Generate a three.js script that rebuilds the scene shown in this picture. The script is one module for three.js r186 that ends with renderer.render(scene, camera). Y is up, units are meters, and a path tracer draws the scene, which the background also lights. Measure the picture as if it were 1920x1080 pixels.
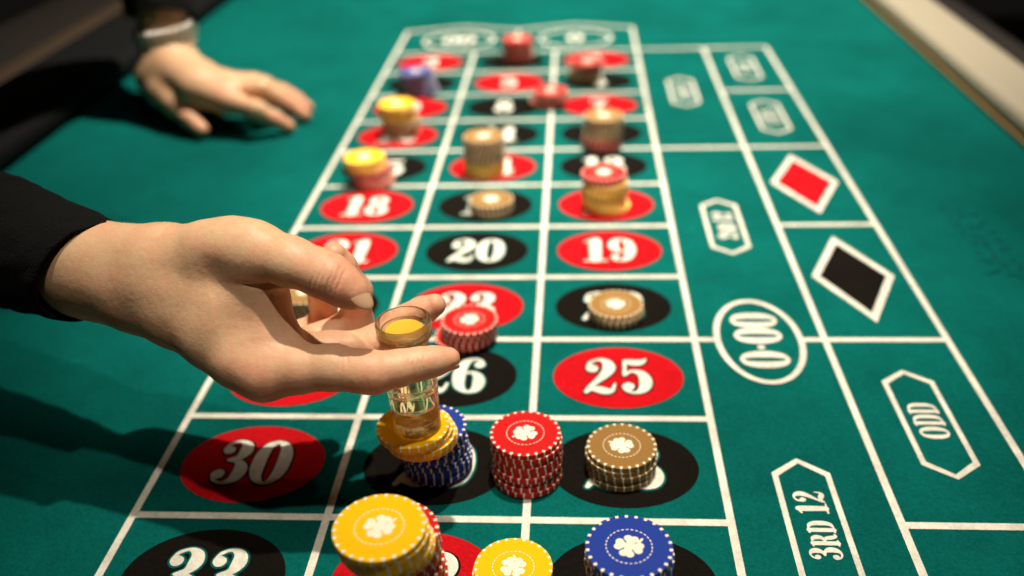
import * as THREE from 'three';
import { mergeGeometries, mergeVertices } from 'three/addons/utils/BufferGeometryUtils.js';
import { RectAreaLightUniformsLib } from 'three/addons/lights/RectAreaLightUniformsLib.js';
import { ImprovedNoise } from 'three/addons/math/ImprovedNoise.js';

// ---------------------------------------------------------------- camera, light, exposure
const scene = new THREE.Scene();
scene.background = new THREE.Color().setRGB(0.004, 0.0037, 0.0033);          // the dim casino floor around the table
const camera = new THREE.PerspectiveCamera(34.046, 16 / 9, 0.02, 30);
camera.position.set(0.02746, 0.36917, 0.47094);
camera.rotation.set(-0.52573, 0.0783, -0.0419, 'YXZ');
camera.focus = 0.475;
camera.userData.fStop = 3.6;
const renderer = new THREE.WebGLRenderer({ antialias: true });
renderer.toneMapping = THREE.LinearToneMapping;
renderer.toneMappingExposure = 1.32;
renderer.shadowMap.enabled = true;

RectAreaLightUniformsLib.init();

const V = (x, y, z) => new THREE.Vector3(x, y, z);
const used = {};
function numbered(name) { used[name] = (used[name] ?? -1) + 1; return used[name] ? `${name}_${String(used[name]).padStart(3, '0')}` : name; }
function tag(o, label, category, group, kind) {
  o.userData = { ...o.userData };
  if (label) o.userData.label = label;
  if (category) o.userData.category = category;
  if (group) o.userData.group = group;
  if (kind) o.userData.kind = kind;
  return o;
}
function add(name, geometry, material, parent = scene) {
  const m = new THREE.Mesh(geometry, material);
  m.name = parent === scene ? numbered(name) : name;
  m.castShadow = m.receiveShadow = true;
  parent.add(m);
  return m;
}
function group(name) { const g = new THREE.Group(); g.name = numbered(name); scene.add(g); return g; }
function rng(seed) { return () => { seed = (seed + 0x6d2b79f5) | 0; let t = Math.imul(seed ^ (seed >>> 15), 1 | seed); t = (t + Math.imul(t ^ (t >>> 7), 61 | t)) ^ t; return ((t ^ (t >>> 14)) >>> 0) / 4294967296; }; }
const rnd = rng(7);

// lamps over the table: a dark can with a frosted glowing lens, and the light it gives just below the lens
const lampMetal = new THREE.MeshStandardMaterial({ color: 0x151515, roughness: 0.5, metalness: 0.6 });
function lamp(x, y, z, target, power, cone, colour, label) {
  const g = group('ceiling_spotlight');
  g.position.set(x, y, z);
  const dir = V(...target).sub(g.position).normalize();
  g.quaternion.setFromUnitVectors(V(0, -1, 0), dir);
  tag(g, label, 'spotlight', 'spotlights over the table');
  add('housing', new THREE.LatheGeometry([[0, 0.16], [0.05, 0.16], [0.055, 0.15], [0.055, 0.0], [0.05, 0.0], [0.048, 0.02], [0.048, 0.14], [0, 0.14]].map((p) => new THREE.Vector2(...p)), 40), lampMetal, g);
  add('lens', new THREE.CylinderGeometry(0.021, 0.021, 0.004, 40).translate(0, 0.012, 0), new THREE.MeshStandardMaterial({ color: 0xfff4e0, emissive: colour, emissiveIntensity: 6 }), g);
  const s = new THREE.SpotLight(colour, power, 0, cone, 1.0, 2);
  s.position.set(x, y, z).addScaledVector(dir, 0.012);
  s.target.position.set(...target);
  s.castShadow = true; s.shadow.radius = 1.3; s.shadow.mapSize.set(2048, 2048);
  scene.add(s, s.target);
}
const warm = new THREE.Color().setRGB(1.0, 0.92, 0.78);
lamp(0.12, 2.0, -0.14, [0.02, 0, -0.12], 12.4, 0.258, warm, 'black can spotlight overhead, nearer the number layout');
lamp(0.24, 2.0, 0.52, [0.025, 0, -0.10], 4.3, 0.258, warm, 'black can spotlight overhead, out beyond the near end of the table');
lamp(0.22, 1.9, -0.92, [-0.02, 0, -1.02], 25.5, 0.55, warm, 'black can spotlight overhead, behind the zero end');
{                                                                            // added soft fill light for the shadows, built as an overhead panel
  const g = tag(group('fill_panel'), 'large dim fill light panel added above the whole table', 'fill light');
  g.position.set(0, 2.35, -0.55);
  add('panel_frame', new THREE.BoxGeometry(1.7, 0.05, 1.7).translate(0, 0.035, 0), lampMetal, g);
  add('panel_glass', new THREE.BoxGeometry(1.6, 0.008, 1.6), new THREE.MeshStandardMaterial({ color: 0x808080, emissive: new THREE.Color().setRGB(1.0, 0.85, 0.62), emissiveIntensity: 0.05 }), g);
  const r = new THREE.RectAreaLight(new THREE.Color().setRGB(1.0, 0.85, 0.62), 0.52, 1.6, 1.6);
  r.position.set(0, 2.34, -0.55); r.lookAt(0, 0, -0.55); scene.add(r);
}

// ---------------------------------------------------------------- textures
const noise = new ImprovedNoise();
function tileNoise(size, layers, seed) {                                    // tileable sum of value-noise lattices
  const out = new Float32Array(size * size);
  const r = rng(seed);
  for (const [cells, amp] of layers) {
    const lat = Float32Array.from({ length: cells * cells }, () => r() * 2 - 1);
    for (let y = 0; y < size; y++) for (let x = 0; x < size; x++) {
      const fx = (x / size) * cells, fy = (y / size) * cells, ix = Math.floor(fx), iy = Math.floor(fy);
      let u = fx - ix, v = fy - iy; u = u * u * (3 - 2 * u); v = v * v * (3 - 2 * v);
      const a = lat[iy * cells + ix], b = lat[iy * cells + (ix + 1) % cells], c = lat[((iy + 1) % cells) * cells + ix], d = lat[((iy + 1) % cells) * cells + (ix + 1) % cells];
      out[y * size + x] += amp * (a + (b - a) * u + (c - a) * v + (a - b - c + d) * u * v);
    }
  }
  return out;
}
function greyTexture(size, field, base, metres, srgb) {
  const d = new Uint8Array(size * size * 4);
  for (let i = 0; i < size * size; i++) { const v = Math.max(0, Math.min(255, 255 * (base + field[i]))); d[4 * i] = d[4 * i + 1] = d[4 * i + 2] = v; d[4 * i + 3] = 255; }
  const t = new THREE.DataTexture(d, size, size);
  t.wrapS = t.wrapT = THREE.RepeatWrapping; t.magFilter = THREE.LinearFilter; t.minFilter = THREE.LinearMipmapLinearFilter; t.generateMipmaps = true;
  t.repeat.set(1 / metres, 1 / metres);
  if (srgb) t.colorSpace = THREE.SRGBColorSpace;
  t.needsUpdate = true;
  return t;
}
const feltTone = greyTexture(1024, tileNoise(1024, [[4, 0.05], [11, 0.04], [40, 0.025], [300, 0.035], [760, 0.075]], 3), 0.84, 0.5, true);
const feltBump = greyTexture(512, tileNoise(512, [[90, 0.2], [200, 0.22], [340, 0.2]], 5), 0.5, 0.13);
const plainTone = greyTexture(512, tileNoise(512, [[5, 0.045], [23, 0.035], [70, 0.035], [250, 0.04]], 13), 0.89, 0.2, true);
const feltMat = (r, g, b, tone = feltTone) => new THREE.MeshPhysicalMaterial({ color: new THREE.Color().setRGB(r, g, b), map: tone, bumpMap: feltBump, bumpScale: 0.0005, roughness: 1, specularIntensity: 0.08 });
const FELT = feltMat(0.002, 0.138, 0.117), WHITE = feltMat(0.9, 0.85, 0.72, plainTone), RED = feltMat(0.64, 0.008, 0.013), BLACK = feltMat(0.010, 0.008, 0.006), NAVY = feltMat(0.004, 0.085, 0.095);

// ---------------------------------------------------------------- print shapes: a field whose zero line is traced into outlines
function contour(f, x0, y0, x1, y1, h, iso) {
  const nx = Math.ceil((x1 - x0) / h) + 1, ny = Math.ceil((y1 - y0) / h) + 1, g = new Float32Array(nx * ny);
  for (let j = 0; j < ny; j++) for (let i = 0; i < nx; i++) g[j * nx + i] = f(x0 + i * h, y0 + j * h) - iso;
  const next = new Map(), point = new Map();
  const SEG = { 1: [[0, 3]], 2: [[1, 0]], 4: [[2, 1]], 8: [[3, 2]], 3: [[1, 3]], 6: [[2, 0]], 12: [[3, 1]], 9: [[0, 2]], 7: [[2, 3]], 14: [[3, 0]], 13: [[0, 1]], 11: [[1, 2]], 5: [[0, 3], [2, 1]], 10: [[1, 0], [3, 2]] };
  for (let j = 0; j < ny - 1; j++) for (let i = 0; i < nx - 1; i++) {
    const a = g[j * nx + i], b = g[j * nx + i + 1], c = g[(j + 1) * nx + i + 1], d = g[(j + 1) * nx + i];
    const k = (a < 0 ? 1 : 0) | (b < 0 ? 2 : 0) | (c < 0 ? 4 : 0) | (d < 0 ? 8 : 0);
    if (!SEG[k]) continue;
    const key = (e) => (e === 0 ? `h${i},${j}` : e === 2 ? `h${i},${j + 1}` : e === 3 ? `v${i},${j}` : `v${i + 1},${j}`);
    const at = (e) => {
      const t = (p, q) => p / (p - q);
      if (e === 0) return [x0 + (i + t(a, b)) * h, y0 + j * h];
      if (e === 2) return [x0 + (i + t(d, c)) * h, y0 + (j + 1) * h];
      if (e === 3) return [x0 + i * h, y0 + (j + t(a, d)) * h];
      return [x0 + (i + 1) * h, y0 + (j + t(b, c)) * h];
    };
    for (const [p, q] of SEG[k]) { next.set(key(p), key(q)); point.set(key(p), at(p)); point.set(key(q), at(q)); }
  }
  const loops = [];
  while (next.size) {
    const start = next.keys().next().value; let k = start; const loop = [];
    while (next.has(k)) { loop.push(new THREE.Vector2(...point.get(k))); const n = next.get(k); next.delete(k); k = n; }
    if (loop.length > 5) loops.push(loop);
  }
  const outer = loops.filter((l) => THREE.ShapeUtils.area(l) > 0), holes = loops.filter((l) => THREE.ShapeUtils.area(l) <= 0);
  const inside = (p, l) => { let c = false; for (let i = 0, j = l.length - 1; i < l.length; j = i++) if ((l[i].y > p.y) !== (l[j].y > p.y) && p.x < ((l[j].x - l[i].x) * (p.y - l[i].y)) / (l[j].y - l[i].y) + l[i].x) c = !c; return c; };
  return outer.map((l) => { const s = new THREE.Shape(l); for (const hl of holes) if (inside(hl[0], l)) s.holes.push(new THREE.Path(hl)); return s; });
}
// strokes [x, y, width] of a bold high-contrast face, height 1
const FONT = {
  0: { w: 0.58, s: [[[0.29, 0.965, 0.06], [0.41, 0.87, 0.14], [0.465, 0.68, 0.2], [0.475, 0.5, 0.21], [0.465, 0.32, 0.2], [0.41, 0.13, 0.14], [0.29, 0.035, 0.06], [0.17, 0.13, 0.14], [0.115, 0.32, 0.2], [0.105, 0.5, 0.21], [0.115, 0.68, 0.2], [0.17, 0.87, 0.14], [0.29, 0.965, 0.06]]] },
  1: { w: 0.5, s: [[[0.27, 0.93, 0.16], [0.27, 0.9, 0.22], [0.27, 0.08, 0.22]], [[0.06, 0.035, 0.06], [0.48, 0.035, 0.06]], [[0.07, 0.86, 0.06], [0.17, 0.9, 0.08], [0.27, 0.965, 0.06]]] },
  2: { w: 0.57, s: [[[0.16, 0.7, 0.2], [0.15, 0.72, 0.19]], [[0.085, 0.74, 0.05], [0.13, 0.88, 0.07], [0.27, 0.965, 0.06], [0.4, 0.89, 0.15], [0.44, 0.74, 0.21], [0.38, 0.56, 0.18], [0.24, 0.36, 0.11], [0.1, 0.17, 0.07], [0.05, 0.06, 0.06]], [[0.05, 0.05, 0.07], [0.14, 0.14, 0.1], [0.26, 0.12, 0.17], [0.38, 0.07, 0.16], [0.47, 0.1, 0.08], [0.52, 0.27, 0.045]]] },
  3: { w: 0.56, s: [[[0.15, 0.76, 0.18], [0.14, 0.77, 0.17]], [[0.08, 0.79, 0.05], [0.13, 0.9, 0.06], [0.26, 0.965, 0.06], [0.39, 0.88, 0.16], [0.41, 0.74, 0.2], [0.35, 0.6, 0.12], [0.2, 0.535, 0.05]], [[0.2, 0.535, 0.05], [0.36, 0.5, 0.1], [0.44, 0.36, 0.2], [0.43, 0.2, 0.2], [0.36, 0.08, 0.12], [0.24, 0.035, 0.06], [0.12, 0.09, 0.06], [0.07, 0.2, 0.06]], [[0.14, 0.22, 0.2], [0.145, 0.23, 0.19]]] },
  4: { w: 0.6, s: [[[0.4, 0.95, 0.1], [0.4, 0.08, 0.2]], [[0.38, 0.95, 0.07], [0.05, 0.3, 0.07]], [[0.05, 0.29, 0.07], [0.56, 0.29, 0.07]], [[0.24, 0.035, 0.06], [0.56, 0.035, 0.06]]] },
  5: { w: 0.56, s: [[[0.12, 0.93, 0.06], [0.2, 0.89, 0.14], [0.34, 0.88, 0.15], [0.44, 0.93, 0.07], [0.47, 0.98, 0.03]], [[0.12, 0.93, 0.06], [0.1, 0.52, 0.06]], [[0.1, 0.52, 0.06], [0.23, 0.63, 0.07], [0.38, 0.56, 0.15], [0.44, 0.36, 0.21], [0.4, 0.15, 0.17], [0.25, 0.035, 0.06], [0.12, 0.09, 0.06], [0.08, 0.18, 0.06]], [[0.15, 0.2, 0.2], [0.155, 0.21, 0.19]]] },
  6: { w: 0.58, s: [[[0.43, 0.8, 0.17], [0.435, 0.805, 0.16]], [[0.49, 0.83, 0.05], [0.43, 0.93, 0.06], [0.32, 0.965, 0.06], [0.19, 0.87, 0.15], [0.12, 0.65, 0.2], [0.11, 0.42, 0.21], [0.15, 0.17, 0.16], [0.29, 0.035, 0.06], [0.42, 0.12, 0.15], [0.455, 0.31, 0.2], [0.42, 0.48, 0.15], [0.3, 0.585, 0.06], [0.18, 0.53, 0.06]]] },
  7: { w: 0.55, s: [[[0.07, 0.68, 0.045], [0.08, 0.84, 0.07], [0.16, 0.9, 0.14], [0.28, 0.86, 0.15], [0.4, 0.88, 0.08], [0.51, 0.96, 0.05]], [[0.51, 0.95, 0.05], [0.4, 0.7, 0.07], [0.29, 0.44, 0.13], [0.25, 0.1, 0.21]]] },
  8: { w: 0.57, s: [[[0.285, 0.965, 0.06], [0.39, 0.89, 0.12], [0.42, 0.75, 0.16], [0.37, 0.6, 0.12], [0.285, 0.535, 0.07], [0.19, 0.6, 0.14], [0.15, 0.75, 0.17], [0.18, 0.89, 0.12], [0.285, 0.965, 0.06]], [[0.285, 0.535, 0.07], [0.41, 0.43, 0.16], [0.455, 0.27, 0.2], [0.41, 0.11, 0.14], [0.285, 0.035, 0.06], [0.16, 0.11, 0.14], [0.115, 0.27, 0.18], [0.16, 0.43, 0.12], [0.285, 0.535, 0.07]]] },
  D: { w: 0.64, s: [[[0.17, 0.95, 0.17], [0.17, 0.05, 0.17]], [[0.04, 0.97, 0.06], [0.3, 0.965, 0.06], [0.46, 0.88, 0.14], [0.53, 0.68, 0.19], [0.535, 0.5, 0.2], [0.53, 0.32, 0.19], [0.46, 0.12, 0.14], [0.3, 0.035, 0.06], [0.04, 0.03, 0.06]]] },
  R: { w: 0.66, s: [[[0.17, 0.95, 0.17], [0.17, 0.05, 0.17]], [[0.04, 0.97, 0.06], [0.3, 0.965, 0.06], [0.44, 0.89, 0.15], [0.48, 0.74, 0.18], [0.43, 0.58, 0.13], [0.28, 0.515, 0.06], [0.2, 0.51, 0.06]], [[0.3, 0.51, 0.06], [0.42, 0.42, 0.13], [0.46, 0.22, 0.16], [0.53, 0.06, 0.1], [0.63, 0.08, 0.05]], [[0.04, 0.03, 0.06], [0.3, 0.03, 0.06]]] },
  N: { w: 0.68, s: [[[0.14, 0.95, 0.07], [0.14, 0.05, 0.07]], [[0.13, 0.93, 0.16], [0.54, 0.07, 0.16]], [[0.55, 0.95, 0.07], [0.55, 0.05, 0.07]], [[0.03, 0.97, 0.05], [0.2, 0.97, 0.05]], [[0.03, 0.03, 0.05], [0.26, 0.03, 0.05]], [[0.44, 0.97, 0.05], [0.66, 0.97, 0.05]]] },
  S: { w: 0.52, s: [[[0.44, 0.72, 0.05], [0.4, 0.9, 0.06], [0.26, 0.965, 0.06], [0.13, 0.86, 0.13], [0.13, 0.7, 0.16], [0.25, 0.55, 0.18], [0.39, 0.42, 0.18], [0.42, 0.22, 0.15], [0.3, 0.04, 0.06], [0.13, 0.08, 0.06], [0.06, 0.28, 0.05]]] },
  T: { w: 0.6, s: [[[0.3, 0.95, 0.17], [0.3, 0.05, 0.17]], [[0.03, 0.72, 0.04], [0.05, 0.965, 0.06], [0.55, 0.965, 0.06], [0.57, 0.72, 0.04]], [[0.16, 0.03, 0.06], [0.44, 0.03, 0.06]]] },
  E: { w: 0.58, s: [[[0.17, 0.95, 0.17], [0.17, 0.05, 0.17]], [[0.04, 0.965, 0.06], [0.5, 0.965, 0.06], [0.53, 0.75, 0.04]], [[0.17, 0.5, 0.06], [0.4, 0.5, 0.06]], [[0.04, 0.035, 0.06], [0.52, 0.035, 0.06], [0.55, 0.27, 0.04]]] },
  V: { w: 0.64, s: [[[0.14, 0.95, 0.17], [0.33, 0.06, 0.1]], [[0.54, 0.95, 0.06], [0.33, 0.06, 0.06]], [[0.02, 0.97, 0.05], [0.28, 0.97, 0.05]], [[0.44, 0.97, 0.05], [0.64, 0.97, 0.05]]] },
  '-': { w: 0.4, s: [[[0.1, 0.42, 0.09], [0.3, 0.42, 0.09]]] },
  '.': { w: 0.26, s: [[[0.13, 0.5, 0.15], [0.135, 0.5, 0.15]]] },
  ' ': { w: 0.26, s: [] },
};
FONT[9] = { w: 0.58, s: FONT[6].s.map((st) => st.map(([x, y, w]) => [0.58 - x, 1 - y, w])) };
FONT.O = { w: 0.68, s: FONT[0].s.map((st) => st.map(([x, y, w]) => [x * 1.17, y, w])) };
function smoothStroke(st) {
  if (st.length < 3) return st;
  const c = new THREE.CatmullRomCurve3(st.map((p) => V(...p)), false, 'centripetal');
  return c.getPoints((st.length - 1) * 6).map((p) => [p.x, p.y, p.z]);
}
const textCache = {};
function textShapes(text, iso, height, step = 0.016) {                      // outlines of a word centred on the origin
  const key = `${text}|${iso}|${height}`;
  if (textCache[key]) return textCache[key];
  const segs = []; let x = 0;
  for (const ch of text) {
    const g = FONT[ch], small = /[A-Z]/.test(ch) && /[0-9]/.test(text) ? 0.82 : 1;
    for (const st of g.s) { const p = smoothStroke(st); for (let i = 0; i < p.length - 1; i++) segs.push([x + p[i][0] * small, p[i][1] * small, p[i][2] / 2, x + p[i + 1][0] * small, p[i + 1][1] * small, p[i + 1][2] / 2]); }
    x += g.w * small + 0.015;
  }
  const wide = x;
  const f = (px, py) => {
    let d = 9;
    for (const [ax, ay, ar, bx, by, br] of segs) {
      const dx = bx - ax, dy = by - ay, l = dx * dx + dy * dy, t = l > 0 ? Math.max(0, Math.min(1, ((px - ax) * dx + (py - ay) * dy) / l)) : 0;
      const e = Math.hypot(px - ax - t * dx, py - ay - t * dy) - (ar + (br - ar) * t);
      if (e < d) d = e;
    }
    return d;
  };
  const shapes = contour(f, -0.2, -0.2, wide + 0.2, 1.2, step, iso);
  const geo = new THREE.ShapeGeometry(shapes, 1).translate(-wide / 2, -0.5, 0).scale(height, height, 1).rotateX(-Math.PI / 2);
  const p = geo.attributes.position, uv = geo.attributes.uv;
  for (let i = 0; i < p.count; i++) uv.setXY(i, p.getX(i), p.getZ(i));
  return (textCache[key] = geo);
}
function flat(shape, segments = 48) {
  const g = new THREE.ShapeGeometry(shape, segments).rotateX(-Math.PI / 2), p = g.attributes.position, uv = g.attributes.uv;
  for (let i = 0; i < p.count; i++) uv.setXY(i, p.getX(i), p.getZ(i));
  return g;
}
const poly = (pts) => new THREE.Shape(pts.map((p) => new THREE.Vector2(...p)));

// ---------------------------------------------------------------- the table
const ROW = 0.09, COL = 0.11088;
const X = [-2 * COL, -COL, 0, COL, 0.2010, 0.2842];
const rowZ = (r) => (r - 9) * ROW;
function box(x0, x1, y0, y1, z0, z1) { return new THREE.BoxGeometry(x1 - x0, y1 - y0, z1 - z0).translate((x0 + x1) / 2, (y0 + y1) / 2, (z0 + z1) / 2); }
const feltGeo = new THREE.PlaneGeometry(1.18, 2.5).rotateX(-Math.PI / 2).translate(-0.045, 0, -0.62);
{ const p = feltGeo.attributes.position, uv = feltGeo.attributes.uv; for (let i = 0; i < p.count; i++) uv.setXY(i, p.getX(i), p.getZ(i)); }
const felt = tag(add('table_felt', feltGeo, FELT), 'green felt roulette cloth printed with the betting layout', 'felt', null, 'structure');
function print(name, geo, mat, x, y, z, parent = felt, turn = 0) { const m = add(name, geo, mat, parent); m.position.set(x, y, z); m.rotation.y = turn; return m; }
function strip(x0, z0, x1, z1) {
  const g = new THREE.PlaneGeometry(x1 - x0, z1 - z0).rotateX(-Math.PI / 2), cx = (x0 + x1) / 2, cz = (z0 + z1) / 2;
  const p = g.attributes.position, uv = g.attributes.uv; for (let i = 0; i < p.count; i++) uv.setXY(i, p.getX(i) + cx, p.getZ(i) + cz);
  print('printed_line', g, WHITE, cx, 0.0004, cz);
}
const LW = 0.0022, LH = 0.0025;                                              // half widths of the long and of the cross lines
const zTop = rowZ(-1.22), zEnd = rowZ(13);
[[0, zTop], [1, rowZ(0) + LH], [2, rowZ(0) + LH], [3, zTop], [4, rowZ(0) + LH], [5, rowZ(0) - LH]].forEach(([i, z0]) => strip(X[i] - LW, z0, X[i] + LW, zEnd));
strip(X[0] + LW, rowZ(0) - LH, X[3] - LW, rowZ(0) + LH);
strip(X[3] + LW, rowZ(0) - LH, X[5] - LW, rowZ(0) + LH);
strip(X[0] + 1.5 * COL - LW, zTop, X[0] + 1.5 * COL + LW, rowZ(0) - LH);
for (let r = 1; r <= 12; r++) {
  for (let c = 0; c < 3; c++) strip(X[c] + LW, rowZ(r) - LH, X[c + 1] - LW, rowZ(r) + LH);
  if (r === 8) { strip(X[3] + LW, rowZ(r) - LH, 0.1255, rowZ(r) + LH); strip(0.1855, rowZ(r) - LH, X[4] - LW, rowZ(r) + LH); }
  else if (r % 4 === 0) strip(X[3] + LW, rowZ(r) - LH, X[4] - LW, rowZ(r) + LH);
  if (r % 2 === 0) strip(X[4] + LW, rowZ(r) - LH, X[5] - LW, rowZ(r) + LH);
}
// peaked top edge of the zero boxes
for (const [a, b] of [[0, 1.5], [1.5, 3]]) {
  const xa = X[0] + a * COL, xb = X[0] + b * COL, xm = (xa + xb) / 2, zp = rowZ(-1.5), t = 0.0056;
  const s = poly([[xa - LW, -zTop], [xm, -zp], [xb + (b === 3 ? LW : 0), -zTop], [xb + (b === 3 ? LW : 0), -zTop + t], [xm, -zp + t], [xa - LW, -zTop + t]]);
  print('printed_line', flat(s), WHITE, 0, 0.0004, 0);
}
function ring(rx, rz, w) {
  const s = new THREE.Shape(), h = new THREE.Path();
  s.absellipse(0, 0, rx, rz, 0, Math.PI * 2); h.absellipse(0, 0, rx - w, rz - w, 0, Math.PI * 2, true); s.holes.push(h);
  return flat(s, 64);
}
for (const [x, t] of [[X[0] + 0.75 * COL, '00'], [X[0] + 2.25 * COL, '0']]) {
  const o = print('zero_ring', ring(0.052, 0.046, 0.0045), WHITE, x, 0.0008, rowZ(-0.68));
  print('numeral', textShapes(t, 0, 0.04), WHITE, 0, 0.0003, 0, o);
}
const ovalShape = new THREE.Shape(); ovalShape.absellipse(0, 0, 0.0432, 0.0345, 0, Math.PI * 2);
const ovalGeo = flat(ovalShape, 64);
const REDS = new Set([1, 3, 5, 7, 9, 12, 14, 16, 18, 19, 21, 23, 25, 27, 30, 32, 34, 36]);
for (let n = 1; n <= 36; n++) {
  const r = Math.floor((n - 1) / 3), c = 2 - ((n - 1) % 3);
  const o = print('number_oval', ovalGeo, REDS.has(n) ? RED : BLACK, (X[c] + X[c + 1]) / 2, 0.0004, rowZ(r + 0.5));
  tag(o, `${REDS.has(n) ? 'red' : 'black'} oval printed with the number ${n}`);
  print('numeral_outline', textShapes(String(n), 0.03, 0.0405), REDS.has(n) ? BLACK : FELT, 0, 0.0003, 0, o);
  print('numeral', textShapes(String(n), 0, 0.0405), WHITE, 0, 0.0006, 0, o);
}
const hexPts = (w, l, e) => [[-w, -l + e], [0, -l], [w, -l + e], [w, l - e], [0, l], [-w, l - e]];
const hexShape = poly(hexPts(0.0165, 0.0535, 0.0125)); hexShape.holes.push(new THREE.Path(hexPts(0.0132, 0.0492, 0.0110).reverse().map((p) => new THREE.Vector2(...p))));
const hexGeo = flat(hexShape);
for (const [t, x, r] of [['1ST 12', 0.156, 2], ['2ND 12', 0.156, 6], ['3RD 12', 0.156, 10], ['1-18', 0.2426, 1], ['EVEN', 0.2426, 3], ['ODD', 0.2426, 9], ['19-36', 0.2426, 11]]) {
  const o = tag(print('bet_frame', hexGeo, WHITE, x, 0.0004, rowZ(r)), `white hexagon frame reading ${t}`);
  print('lettering', textShapes(t, 0, t.length > 5 ? 0.0172 : 0.0178), WHITE, 0.0002, 0.0, 0, o, Math.PI / 2);
}
{
  const o = tag(print('bet_frame', ring(0.0308, 0.0535, 0.0042), WHITE, 0.1555, 0.0008, rowZ(8)), 'white oval frame reading 0.00');
  print('lettering', textShapes('0.00', 0, 0.034), WHITE, 0, 0, 0, o, Math.PI / 2);
}
for (const [m, r, name] of [[RED, 5, 'red'], [BLACK, 7, 'black']]) {
  const d = (w, l) => [[0, -l], [w, 0], [0, l], [-w, 0]];
  const s = poly(d(0.0315, 0.0675)); s.holes.push(new THREE.Path(d(0.0255, 0.0545).reverse().map((p) => new THREE.Vector2(...p))));
  const o = tag(print('diamond_frame', flat(s), WHITE, 0.2426, 0.0004, rowZ(r)), `white diamond frame around the ${name} field`);
  print('diamond', flat(poly(d(0.0253, 0.0543))), m, 0, 0, 0, o);
}
// faded dark blue print beside the layout, too blurred in the photograph to read
{
  const r = rng(21);
  for (let line = 0; line < 3; line++) for (let k = 0; k < 8; k++) {
    const l = 0.006 + 0.008 * r(), w = 0.0016 + 0.0016 * r(), bend = (r() - 0.5) * 0.006;
    const c = new THREE.QuadraticBezierCurve(new THREE.Vector2(0, -l / 2), new THREE.Vector2(bend * 2, 0), new THREE.Vector2(bend * 0.3, l / 2)).getPoints(8);
    const sh = poly([...c.map((p) => [p.x - w / 2, p.y]), ...c.reverse().map((p) => [p.x + w / 2, p.y])]);
    print('faded_print', flat(sh, 4), NAVY, 0.350 + 0.011 * line + 0.003 * r(), 0.0004, -0.305 + 0.0165 * k + 0.008 * r() + 0.006 * line, felt, (r() - 0.5) * 2.6);
  }
}
const wood = new THREE.MeshStandardMaterial({ color: new THREE.Color().setRGB(0.009, 0.005, 0.003), roughness: 0.6 });
tag(add('table_body', box(-0.9, 0.62, -0.09, -0.004, -1.88, 0.64), wood), 'dark wooden table body under the felt', 'table', null, 'structure');
tag(add('floor', box(-4, 4, -0.83, -0.8, -4, 3), new THREE.MeshStandardMaterial({ color: new THREE.Color().setRGB(0.02, 0.012, 0.008), roughness: 0.95 })), 'dark carpet floor below the table', 'floor', null, 'structure');
function extrudeZ(profile, z0, z1, bevel = 0) {                              // profile in x,y swept along z
  const g = new THREE.ExtrudeGeometry(poly(profile), { depth: z1 - z0, bevelEnabled: false, curveSegments: 8 }).translate(0, 0, z0);
  return g;
}
function rounded(x0, x1, y0, y1, r, n = 8) {
  const out = []; const q = (cx, cy, a) => { for (let i = 0; i <= n; i++) { const t = a + (i / n) * Math.PI / 2; out.push([cx + r * Math.cos(t), cy + r * Math.sin(t)]); } };
  q(x1 - r, y1 - r, 0); q(x0 + r, y1 - r, Math.PI / 2); q(x0 + r, y0 + r, Math.PI); q(x1 - r, y0 + r, 1.5 * Math.PI);
  return out;
}
{
  const g = tag(group('padded_rail'), 'cream padded rail along the players side of the table', 'rail');
  add('cushion', extrudeZ(rounded(0.478, 0.548, 0.0008, 0.026, 0.011), -1.86, 0.62), new THREE.MeshPhysicalMaterial({ color: new THREE.Color().setRGB(0.36, 0.31, 0.225), roughness: 0.5, bumpMap: feltBump, bumpScale: 0.0004 }), g);
  add('piping', extrudeZ(rounded(0.4735, 0.4778, 0.0006, 0.006, 0.002), -1.86, 0.62), new THREE.MeshStandardMaterial({ color: new THREE.Color().setRGB(0.2, 0.12, 0.035), roughness: 0.55 }), g);
  const h = tag(group('padded_rail'), 'black leather armrest with a brown wooden strip on the dealer side', 'rail');
  add('cushion', extrudeZ(rounded(-0.688, -0.562, 0.0008, 0.03, 0.014), -1.86, 0.62), new THREE.MeshPhysicalMaterial({ color: new THREE.Color().setRGB(0.003, 0.003, 0.003), roughness: 0.8, specularIntensity: 0.3 }), h);
  add('wooden_strip', extrudeZ(rounded(-0.722, -0.6885, 0.0008, 0.026, 0.004), -1.86, 0.62), new THREE.MeshStandardMaterial({ color: new THREE.Color().setRGB(0.035, 0.019, 0.007), roughness: 0.6 }), h);
  add('outer_edge', extrudeZ(rounded(-0.86, -0.7225, 0.0008, 0.02, 0.008), -1.86, 0.62), wood, h);
}

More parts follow.
